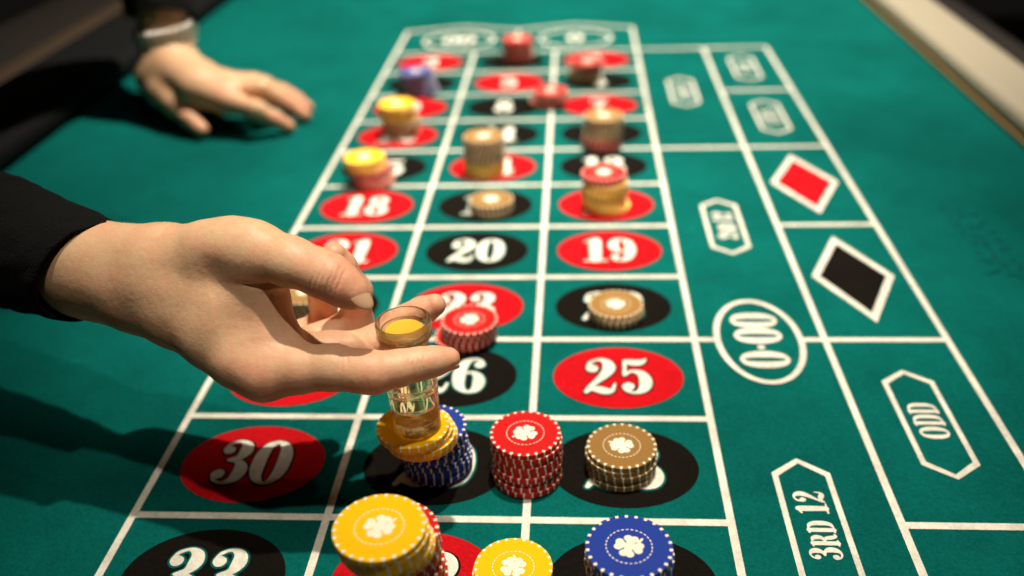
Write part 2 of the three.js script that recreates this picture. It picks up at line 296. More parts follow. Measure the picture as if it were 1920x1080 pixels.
// ---------------------------------------------------------------- chips
const CR = 0.02, CT = 0.0033, PITCH = 0.00342;
const chipGeo = {};
{
  const b = 0.00035, prof = [[0, 0], [CR - b, 0], [CR - b * 0.3, b * 0.3], [CR, b], [CR, CT - b], [CR - b * 0.3, CT - b * 0.3], [CR - b, CT], [CR * 0.6, CT], [0, CT]];
  chipGeo.body = new THREE.LatheGeometry(prof.map((p) => new THREE.Vector2(...p)), 72);
  chipGeo.body = flatNormals(prof, 72);
  const e = 0.00005, side = [[CR - b * 0.3 + e, b * 0.3 - e], [CR + e, b], [CR + e, CT - b], [CR - b * 0.3 + e, CT - b * 0.3 + e]], face = [side[3], [CR - b, CT + e], [CR - 0.00165, CT + e]];
  const N = 26, parts = [];
  for (let i = 0; i < N; i++) parts.push(flatNormals(side, 2, (i / N) * Math.PI * 2 - 0.022, 0.044), flatNormals(face, 2, (i / N) * Math.PI * 2 - 0.04, 0.08));
  chipGeo.spots = mergeGeometries(parts);
  const dash = [];
  for (let i = 0; i < 30; i++) dash.push(new THREE.RingGeometry(CR * 0.515, CR * 0.54, 3, 1, (i / 30) * Math.PI * 2, 0.115).rotateX(-Math.PI / 2));
  chipGeo.ring = mergeGeometries(dash);
  const cap = (px, py, ax, ay, bx, by, ra, rb) => { const dx = bx - ax, dy = by - ay, t = Math.max(0, Math.min(1, ((px - ax) * dx + (py - ay) * dy) / (dx * dx + dy * dy))); return Math.hypot(px - ax - t * dx, py - ay - t * dy) - (ra + (rb - ra) * t); };
  const clover = (x, y) => {
    let d = 9;
    for (let k = 0; k < 4; k++) {
      const a = Math.PI / 4 + (k * Math.PI) / 2, c = Math.cos(a), s = Math.sin(a);
      d = Math.min(d, cap(x, y, 0, 0, 0.16 * c, 0.16 * s, 0.04, 0.11));
      for (const q of [-1, 1]) d = Math.min(d, cap(x, y, 0.15 * c, 0.15 * s, 0.235 * c - q * 0.075 * s, 0.235 * s + q * 0.075 * c, 0.08, 0.098));
    }
    d = Math.min(d, cap(x, y, 0, 0, 0.22, -0.03, 0.02, 0.022), cap(x, y, 0.22, -0.03, 0.38, 0.05, 0.022, 0.03));
    return d;
  };
  chipGeo.clover = new THREE.ShapeGeometry(contour(clover, -0.5, -0.5, 0.5, 0.5, 0.014, 0), 1).scale(CR, CR, 1).rotateX(-Math.PI / 2);
}
function flatNormals(prof, seg, start = 0, len = Math.PI * 2) {             // lathe with one normal per band, so that faces stay flat and edges crisp
  const g = new THREE.LatheGeometry(prof.map((p) => new THREE.Vector2(...p)), seg, start, len).toNonIndexed(), p = g.attributes.position, n = g.attributes.normal;
  for (let i = 0; i < p.count; i += 3) {
    const a = V().fromBufferAttribute(p, i), b = V().fromBufferAttribute(p, i + 1), c = V().fromBufferAttribute(p, i + 2), f = b.clone().sub(a).cross(c.clone().sub(a)).normalize();
    const h = Math.hypot(f.x, f.z);
    for (const [k, q] of [[i, a], [i + 1, b], [i + 2, c]]) { const r = Math.hypot(q.x, q.z) || 1; n.setXYZ(k, (q.x / r) * h * Math.sign(f.x * q.x + f.z * q.z || 1), f.y, (q.z / r) * h * Math.sign(f.x * q.x + f.z * q.z || 1)); }
  }
  return mergeVertices(g, 1e-6);
}
const chipTone = greyTexture(256, tileNoise(256, [[6, 0.05], [60, 0.04]], 9), 0.9, 0.03, true);
const clay = (r, g, b, rough = 0.42) => new THREE.MeshPhysicalMaterial({ color: new THREE.Color().setRGB(r, g, b), roughness: rough, specularIntensity: 0.25 });
const CHIP = { yellow: clay(0.93, 0.49, 0.002), red: clay(0.52, 0.011, 0.011), brown: clay(0.28, 0.145, 0.038), blue: clay(0.015, 0.04, 0.26) };
const CREAM = clay(0.84, 0.75, 0.58, 0.5);
const TINT = {};
for (const k in CHIP) TINT[k] = [0.92, 1, 1.05].map((t) => { const m = CHIP[k].clone(); m.color.multiplyScalar(t); return m; });
function makeChip(colour) {
  const g = new THREE.Group();
  add('chip_body', chipGeo.body, CHIP[colour], g);
  tag(add('edge_spots', chipGeo.spots, CREAM, g), null, null, null, 'stuff');
  tag(add('dashed_ring', chipGeo.ring, CREAM, g).translateY(CT + 0.00004), null, null, null, 'stuff');
  add('clover_emblem', chipGeo.clover, CREAM, g).translateY(CT + 0.00005);
  return g;
}
const PROTO = { yellow: makeChip('yellow'), red: makeChip('red'), brown: makeChip('brown'), blue: makeChip('blue') };
const ORD = ['top', 'second', 'third', 'fourth', 'fifth', 'sixth', 'seventh', 'eighth', 'ninth', 'tenth', 'eleventh', 'twelfth', 'thirteenth', 'fourteenth', 'fifteenth', 'sixteenth', 'seventeenth', 'eighteenth', 'nineteenth', 'twentieth', 'twenty-first', 'twenty-second', 'twenty-third', 'twenty-fourth'];
// runs: [colour, count, x, z, leanX, leanZ] from the felt upwards; place tells which stack
function stack(place, runs, top) {
  const total = runs.reduce((s, r) => s + r[1], 0);
  let k = 0;
  for (const [colour, count, x, z, lx = 0, lz = 0] of runs) for (let i = 0; i < count; i++, k++) {
    const c = PROTO[colour].clone();
    c.name = numbered(`${colour}_chip`);
    const t = count > 1 ? i / (count - 1) : 0, last = k === total - 1;
    c.position.set(x + lx * t + (last ? 0 : (rnd() - 0.5) * 0.0021), 0.0012 + k * PITCH, z + lz * t + (last ? 0 : (rnd() - 0.5) * 0.0021));
    c.rotation.y = last && top !== undefined ? top : rnd() * Math.PI * 2;
    c.children[0].material = TINT[colour][Math.floor(rnd() * 3)];
    const n = total - 1 - k;
    tag(c, total === 1 ? `single ${colour} chip, ${place}` : `${colour} chip, ${n ? ORD[n] + ' from top' : 'topmost'} in ${place}`, 'casino chip', `chips of the ${place}`);
    scene.add(c);
  }
}
stack('tall yellow and red column on the oval below thirty', [['red', 19, -0.0525, 0.158, -0.0016, 0.007], ['yellow', 5, -0.0545, 0.1775, -0.0016, 0.003]], 0.5);
stack('low all-yellow pile beside the tall blue column', [['yellow', 2, -0.0045, 0.131]], 1.45);
stack('tall all-blue column', [['blue', 14, 0.0525, 0.148, -0.001, 0.008]], 0.5);
stack('red column on the line between twenty-eight and twenty-nine', [['red', 9, -0.0012, 0.0537]], 3.5);
stack('brown pile on oval twenty-eight', [['brown', 5, 0.0535, 0.0475]], 2.6);
stack('pile under the glass marker', [['blue', 10, -0.0535, 0.047, -0.002, 0.006], ['yellow', 4, -0.0585, 0.0635, -0.003, 0.0055]], 0.3);
stack('red pile behind the glass marker', [['red', 1, -0.0535, -0.089], ['red', 4, -0.0475, -0.0885]], 1.0);
stack('brown pile on oval twenty-two', [['brown', 3, 0.0566, -0.1205]], 2.5);
stack('brown pile seen under the thumb', [['brown', 4, -0.178, -0.135]], 2.0);
stack('brown pile on oval seventeen', [['brown', 3, -0.0488, -0.305]], 2.2);
stack('yellow column with red top on oval sixteen', [['yellow', 1, 0.0575, -0.3085], ['yellow', 7, 0.0535, -0.3072], ['red', 2, 0.0525, -0.3078]], 1.2);
stack('brown over yellow column on oval fourteen', [['yellow', 4, -0.063, -0.3928], ['brown', 7, -0.062, -0.3925]], 0.8);
stack('brown over red column on oval ten', [['red', 4, 0.0553, -0.4547], ['brown', 6, 0.0562, -0.455]], 0.2);
stack('yellow over red column on oval fifteen', [['red', 5, -0.1691, -0.3676, -0.003, 0], ['yellow', 3, -0.1762, -0.368]], 1.9);
stack('yellow over brown column between nine and twelve', [['brown', 5, -0.1636, -0.5026], ['yellow', 5, -0.166, -0.5024]], 2.9);
stack('leaning all-blue column on oval six', [['blue', 8, -0.160, -0.6393, -0.006, 0]], 0.6);
stack('all-red column below the zero boxes', [['red', 9, -0.0484, -0.7615]], 1.6);
stack('red over brown column between one and four', [['brown', 5, 0.039, -0.6795], ['red', 2, 0.0425, -0.6793]], 0.9);
stack('short red pile at the corner of five and eight', [['red', 2, -0.0045, -0.589], ['red', 3, -0.001, -0.589]], 2.4);

// ---------------------------------------------------------------- the clear marker standing on the yellow chips
{
  const top = 0.0012 + 14 * PITCH + 0.00006;
  const prof = [[0, 0], [0.0118, 0], [0.0125, 0.0006], [0.0128, 0.0015], [0.0128, 0.0062], [0.0124, 0.0070], [0.0124, 0.0076], [0.0130, 0.0086], [0.0131, 0.0150], [0.0127, 0.0158], [0.0127, 0.0164], [0.0133, 0.0174], [0.0136, 0.0290], [0.0133, 0.0300], [0.0133, 0.0306], [0.0137, 0.0316], [0.0137, 0.0400], [0.0133, 0.0425], [0.0122, 0.0446], [0.0118, 0.0470], [0.0118, 0.0545], [0.0124, 0.0566], [0.0138, 0.0580], [0.0143, 0.0596], [0.0143, 0.0608], [0.0140, 0.0616], [0.0144, 0.0626], [0.0145, 0.0664], [0.0142, 0.0676], [0.0136, 0.0680], [0.0130, 0.0676], [0.0124, 0.0655], [0.0112, 0.0625], [0.0085, 0.0606], [0.0040, 0.0598], [0, 0.0597]];
  const pts = []; for (let i = 0; i < prof.length - 1; i++) for (let k = 0; k < 2; k++) pts.push(new THREE.Vector2(prof[i][0] + (prof[i + 1][0] - prof[i][0]) * k / 2, prof[i][1] + (prof[i + 1][1] - prof[i][1]) * k / 2));
  pts.push(new THREE.Vector2(0, prof.at(-1)[1]));
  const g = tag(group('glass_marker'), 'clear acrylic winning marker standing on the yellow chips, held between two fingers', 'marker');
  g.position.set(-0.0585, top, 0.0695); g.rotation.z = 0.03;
  add('glass_body', new THREE.LatheGeometry(pts, 72), new THREE.MeshPhysicalMaterial({ color: 0xffffff, roughness: 0.02, transmission: 1, thickness: 0.02, ior: 1.48, attenuationColor: new THREE.Color().setRGB(1.0, 0.8, 0.34), attenuationDistance: 0.04, transparent: true, opacity: 0.8 }), g);  // amber tint in the clear acrylic stands in for gold from chips and fingers
  add('added_glow_disc', new THREE.LatheGeometry([[0, 0.0603], [0.0040, 0.0604], [0.0082, 0.0611], [0.0096, 0.0619], [0.0098, 0.0623], [0.0094, 0.0624], [0.0080, 0.0616], [0, 0.0609]].map((p) => new THREE.Vector2(...p)), 48), new THREE.MeshPhysicalMaterial({ color: new THREE.Color().setRGB(0.95, 0.6, 0.06), roughness: 0.12, clearcoat: 1, clearcoatRoughness: 0.05, transmission: 0.35, thickness: 0 }), g);  // added disc, its amber colour stands in for chip glow refracted into the cup
}

// ---------------------------------------------------------------- surfaces from distance fields (surface nets)
function capsule(p, q, x, y, z) {
  const dx = q[0] - p[0], dy = q[1] - p[1], dz = q[2] - p[2], l = dx * dx + dy * dy + dz * dz;
  let t = l > 0 ? ((x - p[0]) * dx + (y - p[1]) * dy + (z - p[2]) * dz) / l : 0; t = t < 0 ? 0 : t > 1 ? 1 : t;
  const ex = x - p[0] - t * dx, ey = y - p[1] - t * dy, ez = z - p[2] - t * dz;
  return Math.sqrt(ex * ex + ey * ey + ez * ez) - (p[3] + (q[3] - p[3]) * t);
}
function smin(a, b, k) { const h = Math.max(0, k - Math.abs(a - b)) / k; return Math.min(a, b) - h * h * k * 0.25; }
function chain(c, x, y, z, k) { let d = 9; for (let i = 0; i < c.length - 1; i++) d = smin(d, capsule(c[i], c[i + 1], x, y, z), k); return d; }
function surface(f, lo, hi, h, detail) {
  const n = [0, 1, 2].map((a) => Math.ceil((hi[a] - lo[a]) / h) + 1), [nx, ny, nz] = n, g = new Float32Array(nx * ny * nz).fill(1), B = 8;
  for (let bk = 0; bk < nz; bk += B) for (let bj = 0; bj < ny; bj += B) for (let bi = 0; bi < nx; bi += B) {
    const c = f(lo[0] + (bi + B / 2) * h, lo[1] + (bj + B / 2) * h, lo[2] + (bk + B / 2) * h), far = Math.abs(c) > B * h * 1.1 + 0.004;
    for (let k = bk; k < Math.min(nz, bk + B); k++) for (let j = bj; j < Math.min(ny, bj + B); j++) for (let i = bi; i < Math.min(nx, bi + B); i++) g[(k * ny + j) * nx + i] = far ? c : f(lo[0] + i * h, lo[1] + j * h, lo[2] + k * h);
  }
  const id = new Int32Array(nx * ny * nz).fill(-1), pos = [], E = [[0, 1], [0, 2], [0, 4], [1, 3], [1, 5], [2, 3], [2, 6], [3, 7], [4, 5], [4, 6], [5, 7], [6, 7]];
  const off = [0, 1, 2, 3, 4, 5, 6, 7].map((c) => (((c >> 2) & 1) * ny + ((c >> 1) & 1)) * nx + (c & 1));
  for (let k = 0; k < nz - 1; k++) for (let j = 0; j < ny - 1; j++) for (let i = 0; i < nx - 1; i++) {
    const at = (k * ny + j) * nx + i; let m = 0; for (let c = 0; c < 8; c++) if (g[at + off[c]] < 0) m |= 1 << c;
    if (m === 0 || m === 255) continue;
    let sx = 0, sy = 0, sz = 0, cnt = 0;
    for (const [a, b] of E) if (((m >> a) & 1) !== ((m >> b) & 1)) {
      const va = g[at + off[a]], vb = g[at + off[b]], t = va / (va - vb);
      sx += (a & 1) + t * ((b & 1) - (a & 1)); sy += ((a >> 1) & 1) + t * (((b >> 1) & 1) - ((a >> 1) & 1)); sz += ((a >> 2) & 1) + t * (((b >> 2) & 1) - ((a >> 2) & 1)); cnt++;
    }
    id[at] = pos.length / 3; pos.push(lo[0] + (i + sx / cnt) * h, lo[1] + (j + sy / cnt) * h, lo[2] + (k + sz / cnt) * h);
  }
  const idx = [];
  const quad = (a, b, c, d, flip) => { if (a < 0 || b < 0 || c < 0 || d < 0) return; flip ? idx.push(a, c, b, a, d, c) : idx.push(a, b, c, a, c, d); };
  for (let k = 1; k < nz - 1; k++) for (let j = 1; j < ny - 1; j++) for (let i = 1; i < nx - 1; i++) {
    const at = (k * ny + j) * nx + i, s = g[at] < 0;
    if (s !== g[at + 1] < 0) quad(id[at], id[at - nx], id[at - nx - nx * ny], id[at - nx * ny], s === false ? false : true);
    if (s !== g[at + nx] < 0) quad(id[at], id[at - nx * ny], id[at - nx * ny - 1], id[at - 1], s === false ? false : true);
    if (s !== g[at + nx * ny] < 0) quad(id[at], id[at - 1], id[at - 1 - nx], id[at - nx], s === false ? false : true);
  }
  const P = new Float32Array(pos), N = new Float32Array(pos.length), e = h * 0.6, F = detail ?? f;
  for (let v = 0; v < P.length; v += 3) {
    const [x, y, z] = [P[v], P[v + 1], P[v + 2]];
    let a = F(x + e, y, z) - F(x - e, y, z), b = F(x, y + e, z) - F(x, y - e, z), c = F(x, y, z + e) - F(x, y, z - e); const l = Math.hypot(a, b, c) || 1;
    N[v] = a / l; N[v + 1] = b / l; N[v + 2] = c / l;
  }
  // make the winding agree with the normals
  if (idx.length) {
    let vote = 0;
    for (let t = 0; t < Math.min(idx.length, 3000); t += 3) {
      const q = (o) => V(P[3 * idx[t + o]], P[3 * idx[t + o] + 1], P[3 * idx[t + o] + 2]), A = q(0), f3 = q(1).sub(A).cross(q(2).sub(A));
      vote += f3.x * N[3 * idx[t]] + f3.y * N[3 * idx[t] + 1] + f3.z * N[3 * idx[t] + 2] > 0 ? 1 : -1;
    }
    if (vote < 0) for (let t = 0; t < idx.length; t += 3) [idx[t + 1], idx[t + 2]] = [idx[t + 2], idx[t + 1]];
  }
  const geo = new THREE.BufferGeometry();
  geo.setAttribute('position', new THREE.BufferAttribute(P, 3)); geo.setAttribute('normal', new THREE.BufferAttribute(N, 3)); geo.setIndex(idx);
  return geo;
}

// ---------------------------------------------------------------- the dealer: joints [x, y, z, radius] in metres
const rightHand = {
  palm: [[[-0.355,0.138,-0.0024,0.027],[-0.2962,0.1357,0.0176,0.023],[-0.2391,0.1353,0.04,0.0206]],
    [[-0.2256,0.1415,0.04,0.0152],[-0.1886,0.1448,0.0502,0.0148],[-0.1563,0.1512,0.0579,0.015],[-0.1448,0.1533,0.0604,0.0154],[-0.1332,0.1541,0.0637,0.0142]],
    [[-0.2418,0.1233,0.0414,0.0142],[-0.2063,0.1211,0.0561,0.0152],[-0.1804,0.1164,0.0661,0.0153],[-0.1575,0.1109,0.0779,0.0153],[-0.1425,0.1035,0.0857,0.0143],[-0.1294,0.0987,0.091,0.0128]],
    [[-0.2368,0.1313,0.041,0.02],[-0.19,0.1316,0.0545,0.02],[-0.1524,0.1251,0.0681,0.018],[-0.1388,0.1274,0.0657,0.013]],
    [[-0.2411,0.1208,0.0312,0.019],[-0.1901,0.1096,0.0442,0.017],[-0.1429,0.0964,0.0609,0.013],[-0.1248,0.0946,0.0698,0.012]],
    [[-0.2183,0.1082,0.0275,0.015],[-0.1336,0.0856,0.0537,0.0115]],
    [[-0.2229,0.1033,0.0191,0.014],[-0.1456,0.0759,0.0383,0.011]],
    [[-0.1801,0.1317,0.0421,0.019],[-0.1516,0.1309,0.0496,0.014]],
    [[-0.1395,0.1098,0.0737,0.011],[-0.124,0.1079,0.0782,0.0105]],
    [[-0.132,0.1424,0.0657,0.0105],[-0.1304,0.1287,0.0689,0.0103],[-0.13,0.1135,0.0754,0.011]]],
  thumb: [[-0.1332,0.1541,0.0637,0.014],[-0.1122,0.1521,0.0724,0.0123],[-0.0968,0.1492,0.0776,0.0112],[-0.0906,0.1477,0.0803,0.011],[-0.0839,0.1432,0.0823,0.0094],[-0.08,0.1409,0.0834,0.0078]],
  index: [[-0.1294,0.0987,0.091,0.0128],[-0.1114,0.1013,0.0904,0.0122],[-0.0933,0.1028,0.0915,0.0113],[-0.0782,0.1016,0.0934,0.0103],[-0.0724,0.1009,0.0933,0.0102],[-0.0601,0.1014,0.0898,0.0088],[-0.0509,0.1017,0.0865,0.0079],[-0.0434,0.1015,0.0838,0.0071],[-0.0367,0.1012,0.0811,0.0058]],
  middle: [[-0.1248,0.0946,0.0698,0.012],[-0.1024,0.0929,0.0632,0.0108],[-0.0833,0.0925,0.0585,0.0097],[-0.0778,0.0944,0.0558,0.0095],[-0.0635,0.1038,0.0492,0.0079],[-0.0548,0.1082,0.0471,0.0072],[-0.0474,0.1119,0.0467,0.006]],
  ring: [[-0.1336,0.0856,0.0537,0.0115],[-0.1134,0.0871,0.0443,0.01],[-0.0946,0.0924,0.0339,0.0092],[-0.0918,0.114,0.035,0.0082],[-0.0964,0.1323,0.041,0.0076],[-0.0987,0.1406,0.0433,0.0066]],
  pinky: [[-0.1456,0.0759,0.0383,0.011],[-0.1305,0.0799,0.0289,0.009],[-0.1152,0.0864,0.0239,0.008],[-0.1146,0.1003,0.0239,0.0072],[-0.1146,0.1159,0.0323,0.0062]],
};
const leftHand = {
  palm: [[[-0.4458,0.055,-0.5798,0.025],[-0.3952,0.045,-0.53,0.02],[-0.3583,0.036,-0.5147,0.014]],
    [[-0.4448,0.056,-0.5827,0.025],[-0.3964,0.05,-0.545,0.019],[-0.3602,0.042,-0.5298,0.014]],
    [[-0.4472,0.054,-0.5999,0.023],[-0.4003,0.047,-0.5723,0.016],[-0.3702,0.041,-0.556,0.013]],
    [[-0.4591,0.045,-0.6347,0.02],[-0.3867,0.035,-0.5911,0.012]],
    [[-0.4627,0.045,-0.5682,0.019],[-0.4458,0.036,-0.5522,0.016],[-0.4229,0.028,-0.5283,0.013]]],
  thumb: [[-0.4458,0.036,-0.5522,0.015],[-0.4229,0.028,-0.5283,0.0125],[-0.4017,0.019,-0.5088,0.0105],[-0.3855,0.0105,-0.4958,0.0085]],
  index: [[-0.3583,0.036,-0.5147,0.013],[-0.3214,0.031,-0.4993,0.0105],[-0.304,0.018,-0.504,0.009],[-0.2914,0.0085,-0.5074,0.0075]],
  middle: [[-0.3602,0.042,-0.5298,0.013],[-0.323,0.043,-0.5322,0.0105],[-0.2989,0.022,-0.5434,0.009],[-0.2817,0.0085,-0.5431,0.0075]],
  ring: [[-0.3702,0.041,-0.556,0.0125],[-0.3271,0.041,-0.5555,0.01],[-0.3028,0.019,-0.5726,0.0085],[-0.2858,0.008,-0.5718,0.0072]],
  pinky: [[-0.3867,0.035,-0.5911,0.012],[-0.3487,0.035,-0.589,0.009],[-0.3242,0.016,-0.6098,0.0078],[-0.305,0.0075,-0.6065,0.0065]],
};
const FINGERS = ['thumb', 'index', 'middle', 'ring', 'pinky'];
function handField(H, extra) {
  return (x, y, z) => {
    let p = 9; for (const c of H.palm) p = smin(p, chain(c, x, y, z, 0.006), 0.014);
    let d = p;
    for (const k of FINGERS) { const e = chain(H[k], x, y, z, 0.004); d = Math.min(d, e > 0.03 ? d : smin(p, e, k === 'thumb' ? 0.007 : 0.008)); }
    return extra && d < 0.005 && d > -0.005 ? d + extra(x, y, z) : d;
  };
}
// skin folds: [point, direction across the fold, depth, half width, reach]
const fold = (p, a, depth, w, reach) => { const l = Math.hypot(...a); return [p, a.map((v) => v / l), depth, w, reach]; };
function foldsField(list) {
  return (x, y, z) => {
    let s = 0;
    for (const [p, a, depth, w, reach] of list) {
      const dx = x - p[0], dy = y - p[1], dz = z - p[2], r2 = (dx * dx + dy * dy + dz * dz) / (reach * reach);
      if (r2 > 4) continue;
      const t = (dx * a[0] + dy * a[1] + dz * a[2] + 0.0006 * noise.noise(x * 260, y * 260, z * 260)) / w;
      s += depth * Math.exp(-t * t) * Math.exp(-r2 * 1.2);
    }
    return s;
  };
}
const folds = [];
const between = (a, b, t) => [0, 1, 2].map((i) => a[i] + (b[i] - a[i]) * t), axis = (a, b) => [0, 1, 2].map((i) => b[i] - a[i]);
{
  const I = rightHand.index, T = rightHand.thumb;
  for (const s of [-0.0052, -0.0026, -0.0006, 0.002, 0.0046]) folds.push(fold([I[4][0] - 0.002 + s, I[4][1] - 0.007, I[4][2] + 0.008], [1, 0.12 * Math.sign(s), 0], 0.00035, 0.00055, 0.0085));
  for (const s of [-0.003, -0.001, 0.0012, 0.0032]) folds.push(fold([I[6][0] + s, I[6][1] + 0.004, I[6][2] + 0.007], [1, 0, 0], 0.00018, 0.0005, 0.006));
  for (const s of [-0.0015, 0.0012]) folds.push(fold([I[3][0] - 0.006 + s, I[3][1] + 0.009, I[3][2]], [1, 0.3, 0.1], 0.00035, 0.0006, 0.008));
  for (const s of [-0.006, -0.0035, -0.001, 0.0015, 0.004, 0.0062]) folds.push(fold([T[3][0] + s, T[3][1] + 0.004 - 0.3 * s, T[3][2] + 0.010], [1, -0.35, 0.1], 0.0003, 0.00055, 0.0085));
  folds.push(fold([-0.1225, 0.1425, 0.0795], [0.1, 1, 0.3], 0.0022, 0.0016, 0.012));
  for (const s of [0, 0.004, 0.008]) folds.push(fold([-0.236 + s, 0.115, 0.034], [1, -0.2, 0.1], 0.00022, 0.0009, 0.018));
}
const foldDepth = foldsField(folds);
const pores = (x, y, z) => 0.00005 * noise.noise(x * 900, y * 900, z * 900) + 0.00006 * noise.noise(x * 330, y * 330, z * 330) + 0.0003 * noise.noise(x * 60, y * 60, z * 60);
const rightField = handField(rightHand, (x, y, z) => foldDepth(x, y, z) + pores(x, y, z));
const rightGeo = surface(rightField, [-0.37, 0.055, -0.025], [-0.025, 0.186, 0.118], 0.0009);
const leftField = (() => { const f = handField(leftHand); return (x, y, z) => smin(f(x, y, z), chain([[-0.4458, 0.057, -0.585, 0.0255], [-0.452, 0.10, -0.606, 0.026], [-0.468, 0.2, -0.65, 0.032], [-0.48, 0.28, -0.68, 0.036]], x, y, z, 0.01), 0.02); })();
const leftGeo = surface(leftField, [-0.53, 0.0, -0.74], [-0.27, 0.3, -0.48], 0.002);
// head, neck and the trunk that carries both arms (above the frame; it shades the cloth by the rail)
const trunk = [[[-0.95, -0.1, -0.36, 0.15], [-0.82, 0.15, -0.32, 0.15], [-0.60, 0.36, -0.27, 0.13]], [[-0.49, 0.38, -0.1, 0.06], [-0.54, 0.42, -0.26, 0.075], [-0.52, 0.42, -0.43, 0.06]], [[-0.49, 0.38, -0.1, 0.055], [-0.46, 0.175, -0.045, 0.043], [-0.355, 0.143, -0.005, 0.03]], [[-0.52, 0.42, -0.43, 0.055], [-0.49, 0.28, -0.68, 0.045]]];
const headAt = [-0.345, 0.51, -0.2], hp = (x, y, z, r) => [headAt[0] + x, headAt[1] + y, headAt[2] + z, r];
const headChains = [[[-0.52, 0.43, -0.25, 0.06], [-0.42, 0.48, -0.21, 0.052]], [hp(0, 0.02, 0, 0.088), hp(0.025, -0.02, 0, 0.078)], [hp(0.045, -0.05, 0, 0.055), hp(0.06, -0.075, 0, 0.035)], [hp(0.085, -0.005, 0, 0.008), hp(0.105, -0.04, 0, 0.012)], [hp(-0.005, -0.005, -0.085, 0.012), hp(-0.01, 0.015, -0.09, 0.014)], [hp(-0.005, -0.005, 0.085, 0.012), hp(-0.01, 0.015, 0.09, 0.014)]];
const bodyField = (x, y, z) => { let d = 9; for (const c of [...trunk, ...headChains]) d = smin(d, chain(c, x, y, z, 0.02), 0.02); return d; };
const bodyGeo = surface(bodyField, [-1.13, -0.28, -0.76], [-0.2, 0.66, 0.06], 0.009);
const skinBump = greyTexture(512, (() => { const a = tileNoise(512, [[26, 1]], 31), b = tileNoise(512, [[48, 1]], 32), c = tileNoise(512, [[110, 1]], 33); return a.map((v, i) => 0.42 - 0.5 * Math.abs(v) - 0.35 * Math.abs(b[i]) + 0.1 * c[i]); })(), 0.5, 0.032);
const SKIN = new THREE.MeshPhysicalMaterial({ color: new THREE.Color().setRGB(1, 1, 1), vertexColors: true, bumpMap: skinBump, bumpScale: 0.00007, roughness: 0.44, specularIntensity: 0.5, sheen: 0.2, sheenRoughness: 0.5, sheenColor: new THREE.Color().setRGB(0.9, 0.45, 0.3) });
function skinTone(geo, pink) {                                               // blood tone: mottled, pinker over joints and finger ends
  const p = geo.attributes.position, c = new Float32Array(p.count * 3);
  for (let i = 0; i < p.count; i++) {
    const x = p.getX(i), y = p.getY(i), z = p.getZ(i); let r = 0;
    for (const q of pink) { const d = ((x - q[0]) ** 2 + (y - q[1]) ** 2 + (z - q[2]) ** 2) / (q[3] * q[3]); if (d < 6) r += Math.exp(-d); }
    r = Math.min(1, r) * 0.6 + 0.3 * noise.noise(x * 90, y * 90, z * 90) + 0.25 * noise.noise(x * 260, y * 260, z * 260) + 0.25 * noise.noise(x * 640, y * 640, z * 640);
    c[3 * i] = 0.69 + 0.02 * r; c[3 * i + 1] = 0.405 - 0.14 * r; c[3 * i + 2] = 0.235 - 0.07 * r;
  }
  geo.setAttribute('color', new THREE.BufferAttribute(c, 3));
  const uv = new Float32Array(p.count * 2); for (let i = 0; i < p.count; i++) { uv[2 * i] = p.getX(i) + 0.25 * p.getZ(i); uv[2 * i + 1] = 0.85 * p.getY(i) - 0.6 * p.getZ(i); }
  geo.setAttribute('uv', new THREE.BufferAttribute(uv, 2));
  return geo;
}
const pinkOf = (H) => FINGERS.flatMap((k) => [[...H[k].at(-1).slice(0, 3), 0.014], [...H[k][Math.floor(H[k].length / 2)].slice(0, 3), 0.014]]).concat([[...H.index[0].slice(0, 3), 0.018]]);
const dealer = tag(group('person'), 'person in a black jacket leaning over the table, one hand holding the marker', 'person');
add('body', mergeGeometries([skinTone(rightGeo, pinkOf(rightHand)), skinTone(leftGeo, pinkOf(leftHand)), skinTone(bodyGeo, [])]), SKIN, dealer);
const NAIL = new THREE.MeshPhysicalMaterial({ color: new THREE.Color().setRGB(0.6, 0.36, 0.22), roughness: 0.3, clearcoat: 0.15, clearcoatRoughness: 0.3 });
function nail(p, along, out, w, l) {                                         // a thin curved plate: x across, y outwards, z along the finger
  const g = new THREE.SphereGeometry(1, 28, 16).scale(w, 0.0016, l), q = g.attributes.position;
  for (let i = 0; i < q.count; i++) { const x = q.getX(i); q.setY(i, q.getY(i) - 0.30 * (x * x) / w); }
  g.computeVertexNormals();
  const zA = V(...along).normalize(), yA = V(...out).addScaledVector(zA, -V(...out).dot(zA)).normalize(), xA = yA.clone().cross(zA);
  g.applyMatrix4(new THREE.Matrix4().makeBasis(xA, yA, zA).setPosition(...p));
  add('fingernail', g, NAIL, dealer);
}
nail([-0.0752, 0.1428, 0.0872], [0.5, -0.75, 0.25], [0.8, 0.45, 0.38], 0.0062, 0.0085);
nail([-0.0372, 0.0975, 0.0845], [1, -0.05, -0.38], [0.15, -0.72, 0.6], 0.0046, 0.0066);
nail([-0.0478, 0.1060, 0.0425], [0.85, 0.5, -0.02], [0.55, -0.5, 0.55], 0.0045, 0.0062);
